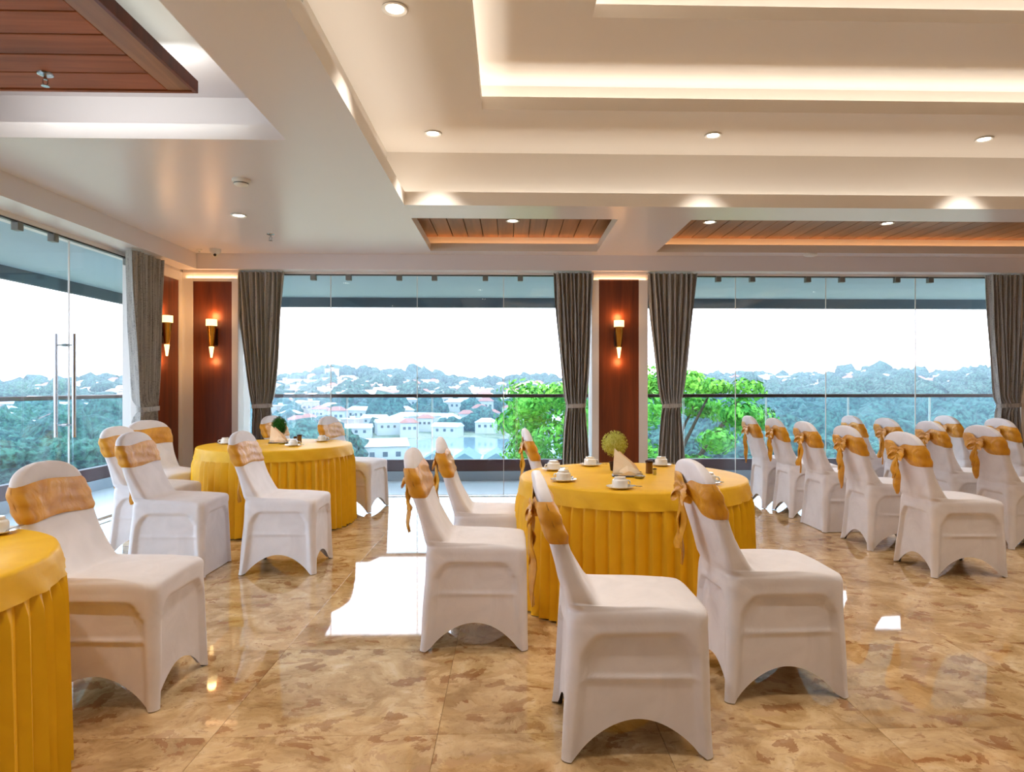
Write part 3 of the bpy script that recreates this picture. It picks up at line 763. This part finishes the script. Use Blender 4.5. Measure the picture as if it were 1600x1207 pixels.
# ------------------------------------------------------------------ round tables
def table(cx, cy, r, h, name_, seed):
    t = empty('round_table', (cx, cy, 0), label='round table hidden under a yellow cloth, ' + name_, category='table', group='round banquet tables')
    auto(MB().lathe([(r - .012, h - .028), (r - .006, h - .02), (r - .006, h - .008), (r - .012, h - .004)], 64).ob('tabletop', M['leg'], t))
    for k in range(4):
        a = math.pi / 4 + k * math.pi / 2
        MB().tube([((r - .15) * math.cos(a), (r - .15) * math.sin(a), 0.002), ((r - .2) * math.cos(a), (r - .2) * math.sin(a), h - .03)], .014, 8).ob('leg', M['leg'], t)
    rr = random.Random(seed)
    # pleated skirt
    N = int(round(2 * math.pi * r / .066)); sub = 8; V = []; F = []; rows = 16
    jit = [rr.uniform(-.25, .25) for _ in range(N)]; dep = [rr.uniform(.75, 1.25) for _ in range(N)]
    for j in range(rows + 1):
        q = j / rows; z = h - .004 - q * (h - .012)
        for p in range(N):
            for s in range(sub):
                u = s / sub
                a = 2 * math.pi * (p + u + jit[p] * .3 * q * math.sin(math.pi * u)) / N
                saw = (1 - u) ** .8 if u > .12 else u / .12
                amp = (.004 + .032 * sstep(.03, .22, q) + .012 * q) * dep[p]
                R = r + .002 + .008 * q + amp * saw
                V.append((R * math.cos(a), R * math.sin(a), z + (.004 * math.sin(p * 1.7) if j == rows else 0)))
    n = N * sub
    for j in range(rows):
        for k in range(n): F.append((j * n + k, (j + 1) * n + k, (j + 1) * n + (k + 1) % n, j * n + (k + 1) % n))
    ob('table_skirt', mesh('table_skirt', V, F, True), M['skirt'], None, (cx, cy, 0), label='pleated yellow table skirt, ' + name_, category='table skirt', group='yellow table skirts')
    # overcloth: flat top and short fall
    n = 160; V = [(0, 0, h + .003)]; F = []
    prof = [(.3 * r, 0, 0), (.6 * r, 0, 0), (.85 * r, 0, 0), (r - .004, 0, 0), (r + .006, -.003, 0), (r + .011, -.012, .3), (r + .016, -.04, .7), (r + .022, -.07, 1), (r + .027, -.094, 1.2)]
    for R, dz, wv in prof:
        for i in range(n):
            a = 2 * math.pi * i / n
            rip = wv * (.0035 * math.sin(23 * a + dz * 60 + seed) + .003 * math.sin(41 * a - dz * 80))
            z = h + .003 + dz + (.0008 * noise.noise(Vector((R * math.cos(a) * 6, R * math.sin(a) * 6, seed))) if wv == 0 else 0)
            V.append(((R + rip) * math.cos(a), (R + rip) * math.sin(a), z))
    for i in range(n): F.append((0, 1 + i, 1 + (i + 1) % n))
    for k in range(len(prof) - 1):
        for i in range(n): a_ = 1 + k * n; F.append((a_ + i, a_ + n + i, a_ + n + (i + 1) % n, a_ + (i + 1) % n))
    ob('tablecloth', mesh('tablecloth', V, F, True), M['cloth'], None, (cx, cy, 0), label='yellow round tablecloth with a short fall, ' + name_, category='tablecloth', group='yellow tablecloths')
TH = .715
table(.728, 4.04, .655, TH, 'in the centre of the photo', 1)
table(-2.13, 6.25, .655, TH, 'by the corner pillar', 2)
table(-2.06, 2.00, .625, TH, 'cut off at the left edge', 3)
ZT = TH + .004

cup_me = auto(MB().lathe([(.040, 0), (.0415, .002), (.0415, .028), (.0395, .038), (.034, .043), (.030, .0445), (.0295, .054), (.027, .0555), (.0, .0545)], 32).me('cup')); cup_me.materials.append(M['china'])
hd = MB().tube([(.040, 0, .010), (.054, 0, .009), (.061, 0, .020), (.056, 0, .032), (.040, 0, .034)], .0042, 8).me('handle', True); hd.materials.append(M['china'])
sauc = auto(MB().lathe([(.026, 0), (.03, 0), (.05, .004), (.072, .012), (.0725, .0135), (.05, .0075), (.034, .005), (.0, .005)], 40, cap1=False).me('saucer'), 60); sauc.materials.append(M['china'])
sp = MB().tube([(-.05, 0, .003), (-.02, 0, .0045), (.03, 0, .003), (.045, 0, .001)], [.0018, .0022, .003, .002], 8)
V = []; F = []
for j in range(5):
    for i in range(12):
        a = 2 * math.pi * i / 12; q = j / 4; V.append((.058 + .017 * q * math.cos(a), .011 * q * math.sin(a), .0 + .003 * q * q))
for j in range(4):
    for i in range(12): F.append((j * 12 + i, j * 12 + (i + 1) % 12, (j + 1) * 12 + (i + 1) % 12, (j + 1) * 12 + i))
sp.add(V, F); spoon_me = sp.me('spoon', True); spoon_me.materials.append(M['steel'])
def setting(x, y, a, lab):
    ob('saucer', sauc, None, None, (x, y, ZT), None, label='white saucer ' + lab, category='saucer', group='white saucers')
    c = ob('teacup', cup_me, None, None, (x, y, ZT + .0055), (0, 0, math.radians(a)), label='upturned white cup ' + lab, category='cup', group='upturned white cups')
    ob('handle', hd, None, c)
    ob('spoon', spoon_me, None, None, (x + .052, y + .012, ZT + .0125), (0, 0, math.radians(a - 60)), label='small steel spoon ' + lab.replace('on the', 'beside the cup on the'), category='spoon', group='teaspoons')
setting(.274, 4.27, 200, 'on the central table, farthest left')
setting(.533, 4.50, 30, 'on the central table, behind left of the topiary')
setting(.298, 3.78, 150, 'on the central table, front left')
setting(.569, 3.50, 20, 'on the central table, nearest the camera')
setting(1.005, 4.49, 60, 'on the central table, behind right of the napkins')
setting(1.075, 3.66, 340, 'on the central table, half behind the chair bow')
setting(-1.918, 6.056, 20, 'on the left round table, in front of the napkins')
setting(-2.60, 6.27, 200, 'on the left round table, at its left end')
setting(-1.80, 6.55, 20, 'on the left round table, toward the right end')
setting(-1.85, 2.49, 160, 'on the table cut off at the left edge')

# topiary ball on stem and pot
def topiary(x, y, r, zc, mat, label, tall=1.0):
    t = empty('topiary', (x, y, ZT), label=label, category='plant')
    auto(MB().lathe([(.022, 0), (.026, .002), (.032, .045), (.035, .047), (.035, .054), (.03, .054), (.028, .046)], 24).ob('pot', M['bronze'], t))
    MB().tube([(0, 0, .04), (.002, 0, zc)], .005, 8).ob('stem', M['bark'], t)
    rr = random.Random(5); V = []; F = []
    core = MB(); 
    for k in range(1500):
        d = Vector((rr.gauss(0, 1), rr.gauss(0, 1), rr.gauss(0, 1))).normalized()
        p = d * r * rr.uniform(.78, 1.03); p.z *= tall; p.z += zc
        a = d.cross(Vector((rr.uniform(-1, 1), rr.uniform(-1, 1), rr.uniform(-1, 1)))).normalized(); b = d.cross(a).normalized()
        L, W_ = .011 * rr.uniform(.7, 1.2), .006
        tip = p + (a * .7 + d * .6) * L
        o = len(V); V += [p - b * W_ * .2, p + b * W_ * .6 + (tip - p) * .5, tip, p - b * W_ * .6 + (tip - p) * .5]; F.append((o, o + 1, o + 2, o + 3))
    ob('foliage', mesh('leaves', V, F), mat, t, kind='stuff')
    n = 16; prof = [(r * .82 * math.sin(math.pi * k / 10), zc - r * .82 * tall * math.cos(math.pi * k / 10)) for k in range(11)]
    MB().lathe(prof, n, cap0=False, cap1=False).ob('leaf_core', mat, t)
topiary(.655, 4.24, .078, .168, M['folball'], 'yellow-green topiary ball in a dark pot on the central table')
topiary(-2.19, 6.50, .068, .15, M['folball2'], 'dark green leafy plant on the left round table', 1.3)

def napkin(par, pts, mat, name='napkin', th=.003):
    """folded triangular napkin from outline points, given thickness"""
    n = len(pts); c = sum((Vector(p) for p in pts), Vector()) / n
    nr = (Vector(pts[1]) - Vector(pts[0])).cross(Vector(pts[2]) - Vector(pts[0])).normalized() * th
    V = [Vector(p) + nr for p in pts] + [Vector(p) - nr for p in pts] + [c + nr * 3.5, c - nr * 3.5]
    F = []
    for i in range(n):
        j = (i + 1) % n; F += [(2 * n, i, j), (2 * n + 1, n + j, n + i), (i, n + i, n + j, j)]
    return V, F
def caddy(x, y, rz, mat, mat2, label, glab):
    t = empty('napkin_caddy', (x, y, ZT), math.radians(rz), label=label, category='napkin holder', group='napkin caddies')
    auto(MB().bbox(-.085, .095, -.045, .045, 0, .008, .003).ob('tray', M['darksteel'], t))
    r_ = MB()
    for yy_ in (-.04, .04): r_.tube([(-.08, yy_, .008), (-.08, yy_, .022), (.09, yy_, .022), (.09, yy_, .008)], .002, 6)
    r_.ob('rail', M['steel'], t)
    g_ = 'folded napkins in caddies'
    V, F = napkin(t, [(-.082, -.018, .009), (.075, -.018, .009), (.02, -.012, .085), (-.072, -.004, .165)], mat)
    ob('napkin', mesh('napkin', V, F), mat, None, (x, y, ZT), (0, 0, math.radians(rz)), label='pale napkin folded to a tall triangle in the caddy ' + glab, category='napkin', group=g_)
    V, F = napkin(t, [(-.055, .006, .009), (.09, .006, .009), (.05, .010, .07), (-.045, .016, .15)], mat2)
    ob('napkin', mesh('napkin', V, F), mat2, None, (x, y, ZT), (0, 0, math.radians(rz)), label='second folded napkin leaning behind the first in the caddy ' + glab, category='napkin', group=g_)
    V, F = napkin(t, [(-.05, -.036, .009), (.085, -.036, .009), (.06, -.030, .045), (.0, -.026, .066), (-.04, -.030, .04)], mat, th=.004)
    ob('napkin', mesh('napkin', V, F), mat, None, (x, y, ZT), (0, 0, math.radians(rz)), label='low crumpled napkin at the front of the caddy ' + glab, category='napkin', group=g_)
caddy(.685, 3.97, -6, M['napkin'], M['peach'], 'dark metal napkin caddy at the centre of the central table', 'on the central table')
caddy(-2.145, 6.36, -4, M['peach'], M['peach'], 'dark metal napkin caddy on the left round table', 'on the left round table')
def shaker(x, y, lab, s=1.0, mat=None):
    t = empty('shaker', (x, y, ZT), label=lab, category='shaker', group='table shakers')
    auto(MB().lathe([(.017 * s, 0), (.019 * s, .003), (.0185 * s, .05 * s), (.021 * s, .058 * s)], 20).ob('body', mat or M['amberg'], t))
    auto(MB().lathe([(.0215 * s, .058 * s), (.0215 * s, .066 * s), (.012 * s, .071 * s)], 20).ob('lid', M['bronze'], t))
shaker(.845, 4.10, 'brown glass shaker right of the napkins on the central table', 1.15)
shaker(.865, 4.035, 'tiny steel shaker in front of the brown one on the central table', .55, M['steel'])
shaker(-1.975, 6.42, 'brown shaker right of the napkins on the left round table', 1.1)
shaker(-2.03, 6.47, 'short reddish shaker beside the taller brown one on the left round table', .8)
# small glass ashtrays / dishes of steel
for x, y, lab in ((.745, 3.885, 'small steel dish in front of the napkin caddy on the central table'), (-2.09, 6.265, 'small steel dish in front of the napkin caddy on the left round table')):
    auto(ob('dish', auto(MB().lathe([(.02, 0), (.024, .001), (.034, .014), (.031, .014), (.02, .004), (.0, .003)], 24, cap1=False).me('dish')), M['steel'], None, (x, y, ZT), label=lab, category='dish', group='small steel dishes'))

# ------------------------------------------------------------------ the valley and the hills outside
prof = [(-400, 4), (0, 5), (60, 7), (130, 10), (200, 12), (300, 12), (440, 16), (480, 20), (520, 30), (560, 27), (620, 24), (660, 17), (700, 14), (740, 12), (800, 15), (830, 19), (880, 14), (950, 14), (1100, 16), (1170, 21), (1210, 16), (1300, 17), (1380, 26), (1420, 22), (1440, 15), (1480, 18), (1540, 24), (1700, 24), (2400, 20)]
def ridge_off(az):
    p = 797 + 1060 * az
    for (a, b), (c, d) in zip(prof, prof[1:]):
        if a <= p <= c: return b + (d - b) * (p - a) / (c - a)
    return 8
def terr(x, y):
    r = math.hypot(x, y); az = x / max(y, 1.0) if y > 0 else (-3 if x < 0 else 3)
    az = max(-1.1, min(1.4, az)) if y > 0 else az
    R = 820; top = 1.25 + (ridge_off(az) - 4) * R / 1060 - 5.0
    base = -26.0
    q = (max(0, (r - 330) / (R - 330))) if r < R else 1 - (r - R) / 900
    q = max(0, min(1, q)) ** .85 if r < R else q
    n_ = noise.noise(Vector((x * .008, y * .008, 1.7))) * 5.0 * min(1, r / 500) * (1 if r < 700 else .4)
    return base + (top - base) * q + n_ * .8
V = []; F = []; nx, ny = 200, 130
for j in range(ny + 1):
    for i in range(nx + 1):
        x = -1200 + 2400 * i / nx; y = -120 + 1300 * j / ny
        V.append((x, y, terr(x, y) - .3))
for j in range(ny):
    for i in range(nx): a = j * (nx + 1) + i; F.append((a, a + 1, a + nx + 2, a + nx + 1))
ob('hill_terrain', mesh('terrain', V, F, True), M['ground'], **ST)
def at(px, r): # bearing in photograph columns to world, used to lay the town out
    az = (px - 797) / 1060; y = r / math.sqrt(1 + az * az); return az * y, y
# river
V = []; F = []
for k in range(13):
    p = 540 + 30 * k; x, y = at(p, 255 + 8 * math.sin(k)); V.append((x, y, -25)); x, y = at(p, 345 + 10 * math.sin(k * 1.3)); V.append((x, y, -25))
for k in range(12): F.append((2 * k, 2 * k + 2, 2 * k + 3, 2 * k + 1))
ob('river', mesh('river', V, F), M['water'], kind='stuff', label='pale strip of water in the valley below the balcony', category='water')

# houses
def house_parts(w_, d_, h_, kind):
    body = MB().box(-w_ / 2, w_ / 2, -d_ / 2, d_ / 2, -3, h_).me('house_body')
    rf_ = MB(); o = .5
    if kind == 0:   # hipped
        rf_.add([(-w_ / 2 - o, -d_ / 2 - o, h_), (w_ / 2 + o, -d_ / 2 - o, h_), (w_ / 2 + o, d_ / 2 + o, h_), (-w_ / 2 - o, d_ / 2 + o, h_), (-w_ * .22, 0, h_ + 2.2), (w_ * .22, 0, h_ + 2.2)],
                [(0, 1, 5, 4), (2, 3, 4, 5), (1, 2, 5), (3, 0, 4), (0, 3, 2, 1)])
    elif kind == 1:  # gable
        rf_.add([(-w_ / 2 - o, -d_ / 2 - o, h_), (w_ / 2 + o, -d_ / 2 - o, h_), (w_ / 2 + o, d_ / 2 + o, h_), (-w_ / 2 - o, d_ / 2 + o, h_), (-w_ / 2 - o, 0, h_ + 2), (w_ / 2 + o, 0, h_ + 2)],
                [(0, 1, 5, 4), (2, 3, 4, 5), (1, 2, 5), (3, 0, 4), (0, 3, 2, 1)])
    else:
        rf_.box(-w_ / 2 - .3, w_ / 2 + .3, -d_ / 2 - .3, d_ / 2 + .3, h_, h_ + .5).box(-1.2, 1.2, -1, 1, h_ + .5, h_ + 1.8)
    wi = MB().box(-.7, .7, -d_ / 2 - .05, -d_ / 2 + .05, -.7, .7).me('window')
    return body, rf_.me('house_roof'), wi, (w_, h_)
HP = [house_parts(11, 8, 4.5, 0), house_parts(14, 9, 3.8, 1), house_parts(10, 9, 7.5, 2), house_parts(9, 7, 6, 0), house_parts(20, 10, 5, 1)]
for hp, (a, b) in zip(HP, (('hwall', 'hroof'), ('hwall', 'hroof'), ('hwall2', 'hroof'), ('hwall', 'hroof2'), ('hwall', 'hroof'))):
    hp[0].materials.append(M[a]); hp[1].materials.append(M[b]); hp[2].materials.append(M['hwin'])
rr = random.Random(21); spots = []
def seen_through(px):
    if px < 240: return 'in the glass door wall'
    if px < 640: return 'in the left half of the middle window'
    if px < 930: return 'in the right half of the middle window'
    if px < 1290: return 'in the left half of the right window'
    return 'in the right half of the right window'
HK = ['pale hip-roofed house', 'long pale gabled house', 'tall flat-roofed block', 'red-roofed house', 'long low pale hall']
def put_house(px, r, k, rz, s=1.0, lab=None):
    if 262 < px < 372: px += 140
    x, y = at(px, r); z = terr(x, y)
    body, roof, wi, (w_, h_) = HP[k]
    t = empty('house', (x, y, z + 1.0), rz, label=lab or HK[k] + ' on the far slope, ' + seen_through(px), category='house', group=HK[k] + 's ' + seen_through(px)); t.scale = (s, s, s)
    ob('wall_block', body, None, t); ob('roof', roof, None, t)
    n = 3 if w_ < 15 else 5
    for q in range(n): ob('window', wi, None, t, ((q - (n - 1) / 2) * w_ / (n + .5), 0, h_ * .55))
    spots.append((x, y, 9))
for k in range(230):
    for _ in range(30):
        z_ = rr.random()
        if z_ < .72: px = rr.uniform(430, 900); r = 360 * (760 / 360) ** rr.random()
        elif z_ < .88: px = rr.uniform(-40, 230); r = rr.uniform(320, 780)
        else: px = rr.uniform(1140, 1560); r = rr.uniform(640, 800)
        x, y = at(px, r)
        if all((x - a) ** 2 + (y - b) ** 2 > 13 ** 2 for a, b, _ in spots): break
    put_house(px, r, rr.choice([0, 0, 1, 2, 3, 4]), rr.uniform(-.5, .5), rr.uniform(.8, 1.1))
put_house(31, 235, 4, .05, 1.0, 'long white building among trees seen through the glass door')
put_house(160, 300, 4, .1, 1.0, 'long flat white building right of the door handle')
put_house(580, 240, 4, .3, 1.2, 'large pale roof just above the balcony rail, beside the left round table')
for px_, r_ in ((640, 350), (700, 352), (560, 350), (520, 300), (470, 280), (830, 352), (860, 330), (610, 372), (760, 365)): put_house(px_, r_, rr.choice([0, 1, 3]), rr.uniform(-.3, .3), 1.0)
# grey gabled sheds by the water
sx_, sy_ = at(752, 200)
t = empty('gabled_shed', (sx_, sy_, -20.6), 0, label='row of grey gabled shed roofs just above the maroon balcony rail', category='shed')
MB().box(-17, 17, -6, 14, -6, .2).ob('wall_block', M['hwall'], t)
for k in range(-2, 2):
    x0 = k * 9.0; MB().add([(x0, -6.5, 0), (x0 + 9, -6.5, 0), (x0 + 4.5, -6.5, 2.7), (x0, 14, 0), (x0 + 9, 14, 0), (x0 + 4.5, 14, 2.7)], [(0, 1, 2), (0, 2, 5, 3), (1, 4, 5, 2), (3, 5, 4)]).ob('gable_roof', M['hroof3'], t)
spots.append((sx_, sy_, 16))
for px, ml in ((452, 'leftmost, beside the curtain'), (476, 'second from the left'), (503, 'left of the first glass joint'), (792, 'on the glass joint left of the central pillar'), (1258, 'on the right-hand window')):
    x, y = at(px, 815); z = terr(x, y)
    m_ = MB()
    for q in (-1, 1): m_.tube([(q * 1.4, 0, 0), (0, 0, 26)], [.3, .12], 5)
    for q in range(6): m_.tube([(-1.4 + q * .23, 0, q * 4.3), (1.4 - q * .23, 0, q * 4.3 + 1.5)], .1, 4)
    m_.ob('mast', M['plastic'], None, (x, y, z), label='thin lattice mast on the skyline, ' + ml, category='mast', group='masts on the skyline')

# trees
def ico(sub):
    import bmesh
    bm = bmesh.new(); bmesh.ops.create_icosphere(bm, subdivisions=sub, radius=1); bm.verts.index_update()
    v = np.array([q.co[:] for q in bm.verts]); f = np.array([[k.index for k in g.verts] for g in bm.faces]); bm.free(); return v, f
I1 = ico(2); I2 = ico(3)
def crown(seed, lobes=7, squash=.75):
    rr = random.Random(seed); Vs = []; Fs = []; o = 0
    for k in range(lobes):
        a = rr.uniform(0, 6.28); R = 0 if k == 0 else rr.uniform(.35, .75)
        c = np.array((R * math.cos(a), R * math.sin(a), rr.uniform(-.25, .35))); s = rr.uniform(.42, .62)
        v = I2[0].copy()
        d = np.array([1 + .35 * noise.noise(Vector(p * 2.6) + Vector((seed * 3.1 + k, 0, 0))) + .2 * noise.noise(Vector(p * 6) + Vector((k, seed, 0))) for p in v])
        v = v * d[:, None] * s * np.array((1, 1, squash)) + c
        Vs.append(v); Fs.append(I2[1] + o); o += len(v)
    v = np.vstack(Vs); f = np.vstack(Fs)
    return mesh('crown', v.tolist(), [tuple(map(int, q)) for q in f], True)
CROWN = [crown(s_) for s_ in range(5)]
for c_ in CROWN: c_.materials.append(M['folcrown'])
TRUNK = MB().tube([(0, 0, -2.2), (0, 0, 0)], [.09, .06], 6).me('trunk'); TRUNK.materials.append(M['bark'])
cand = []
for k in range(9000):
    px = rr.uniform(-80, 1680); r = 170 * (815 / 170) ** rr.random()
    dens = .5 if (420 < px < 900 and r > 250) else (.65 if px < 420 else 1.0)
    if rr.random() > dens or 258 < px < 375 or 930 < px < 1000: continue
    if 540 < px < 900 and 180 < r < 365: continue
    x, y = at(px, r)
    if any((x - a) ** 2 + (y - b) ** 2 < c * c for a, b, c in spots): continue
    cand.append((r, px, x, y))
cand.sort()
near = [c for c in cand if c[0] > 205][:290]; far_ = [c for c in cand if c[0] > (near[-1][0])]
for k, (r, px, x, y) in enumerate(near):
    s = rr.uniform(4.2, 7.0); z = terr(x, y)
    t = empty('tree', (x, y, z + s * 1.2), rr.uniform(0, 6.28), label='rounded tree among many in the valley, ' + seen_through(px), category='tree', group='valley trees ' + seen_through(px)); t.scale = (s, s, s * rr.uniform(.8, 1.1))
    ob('crown', CROWN[k % 5], None, t); ob('trunk', TRUNK, None, t)
Vs = []; Fs = []; o = 0
noisy = []
for q in range(12):
    v = I1[0].copy(); noisy.append(v * np.array([1 + .7 * noise.noise(Vector(p * 2.4) + Vector((q * 5, 0, 0))) for p in v])[:, None])
for (r, px, x, y) in far_ + [(0, 0) + at(rr.uniform(-80, 1680), rr.uniform(780, 835)) for _ in range(900)]:
    s = rr.uniform(3.4, 6.8) * (1.6 if rr.random() < .06 else 1); z = terr(x, y)
    v = noisy[rr.randrange(12)] * np.array((s, s, s * rr.uniform(.7, 1.15))) + np.array((x, y, z + s * .6)); Vs.append(v); Fs.append(I1[1] + o); o += len(v)
v = np.vstack(Vs); f = np.vstack(Fs)
ob('forest', mesh('forest', v.tolist(), [tuple(map(int, q)) for q in f], True), M['fol'], kind='stuff', label='hazy blue-green woodland covering the hills beyond', category='forest')

# big tree behind the central pillar
tx, ty = 4.05, 23.0
t = empty('broadleaf_tree', (tx, ty, -13), 0, label='bright green spreading tree just behind the central pillar', category='tree')
mb = MB().tube([(0, 0, -1), (.1, 0, 5), (0, .1, 9.5)], [.42, .34, .24], 10)
rr = random.Random(11); clumps = []
for k in range(95):
    a = rr.uniform(0, 6.28); R = 4.15 * math.sqrt(rr.random()); zt_ = 15.15 - .03 * R * R - (rr.random() ** 1.5) * 6.0
    if R > 3.0: zt_ = min(zt_, 14.8)
    clumps.append((R * math.cos(a), R * math.sin(a), zt_ - .6, rr.uniform(.5, .95)))
mb.ob('trunk', M['bark'], t)
for k in range(0, 95, 6):
    c = clumps[k]; MB().tube([(0, 0, 8.5), (c[0] * .5, c[1] * .5, 10.5 + (c[2] - 12) * .4), (c[0], c[1], c[2])], [.16, .09, .03], 6).ob('branch', M['bark'], t)
V = []
nr_ = np.random.RandomState(3)
for (cx, cy, cz, s) in clumps:
    n = 330; d = nr_.normal(size=(n, 3)); d /= np.linalg.norm(d, axis=1)[:, None]
    p = d * s * (.55 + .5 * nr_.rand(n, 1)) * np.array((1.15, 1.15, .65)) + np.array((cx, cy, cz))
    a = np.cross(d, nr_.normal(size=(n, 3))); a /= np.linalg.norm(a, axis=1)[:, None]; b = np.cross(a, d + nr_.normal(size=(n, 3)) * .5); b /= np.linalg.norm(b, axis=1)[:, None]
    L = .10
    V.append(np.stack([p - a * L, p + b * L * .5, p + a * L, p - b * L * .5], 1).reshape(-1, 3))
v = np.vstack(V); f = [(i, i + 1, i + 2, i + 3) for i in range(0, len(v), 4)]
ob('foliage', mesh('tree_leaves', v.tolist(), f), M['folnear'], t, kind='stuff')

# haze lying over the valley
hz = MB().box(-1300, 1300, 60, 1300, -60, 90).ob('haze', None, kind='stuff', label='thin bluish haze over the valley', category='haze')
hm = bpy.data.materials.new('haze'); hm.use_nodes = True; nt = hm.node_tree; nt.nodes.clear()
o_ = nt.nodes.new('ShaderNodeOutputMaterial'); vs = nt.nodes.new('ShaderNodeVolumeScatter'); vs.inputs['Density'].default_value = .0004
vs.inputs['Color'].default_value = (.50, .74, .97, 1); nt.links.new(vs.outputs[0], o_.inputs['Volume']); hz.data.materials.append(hm)
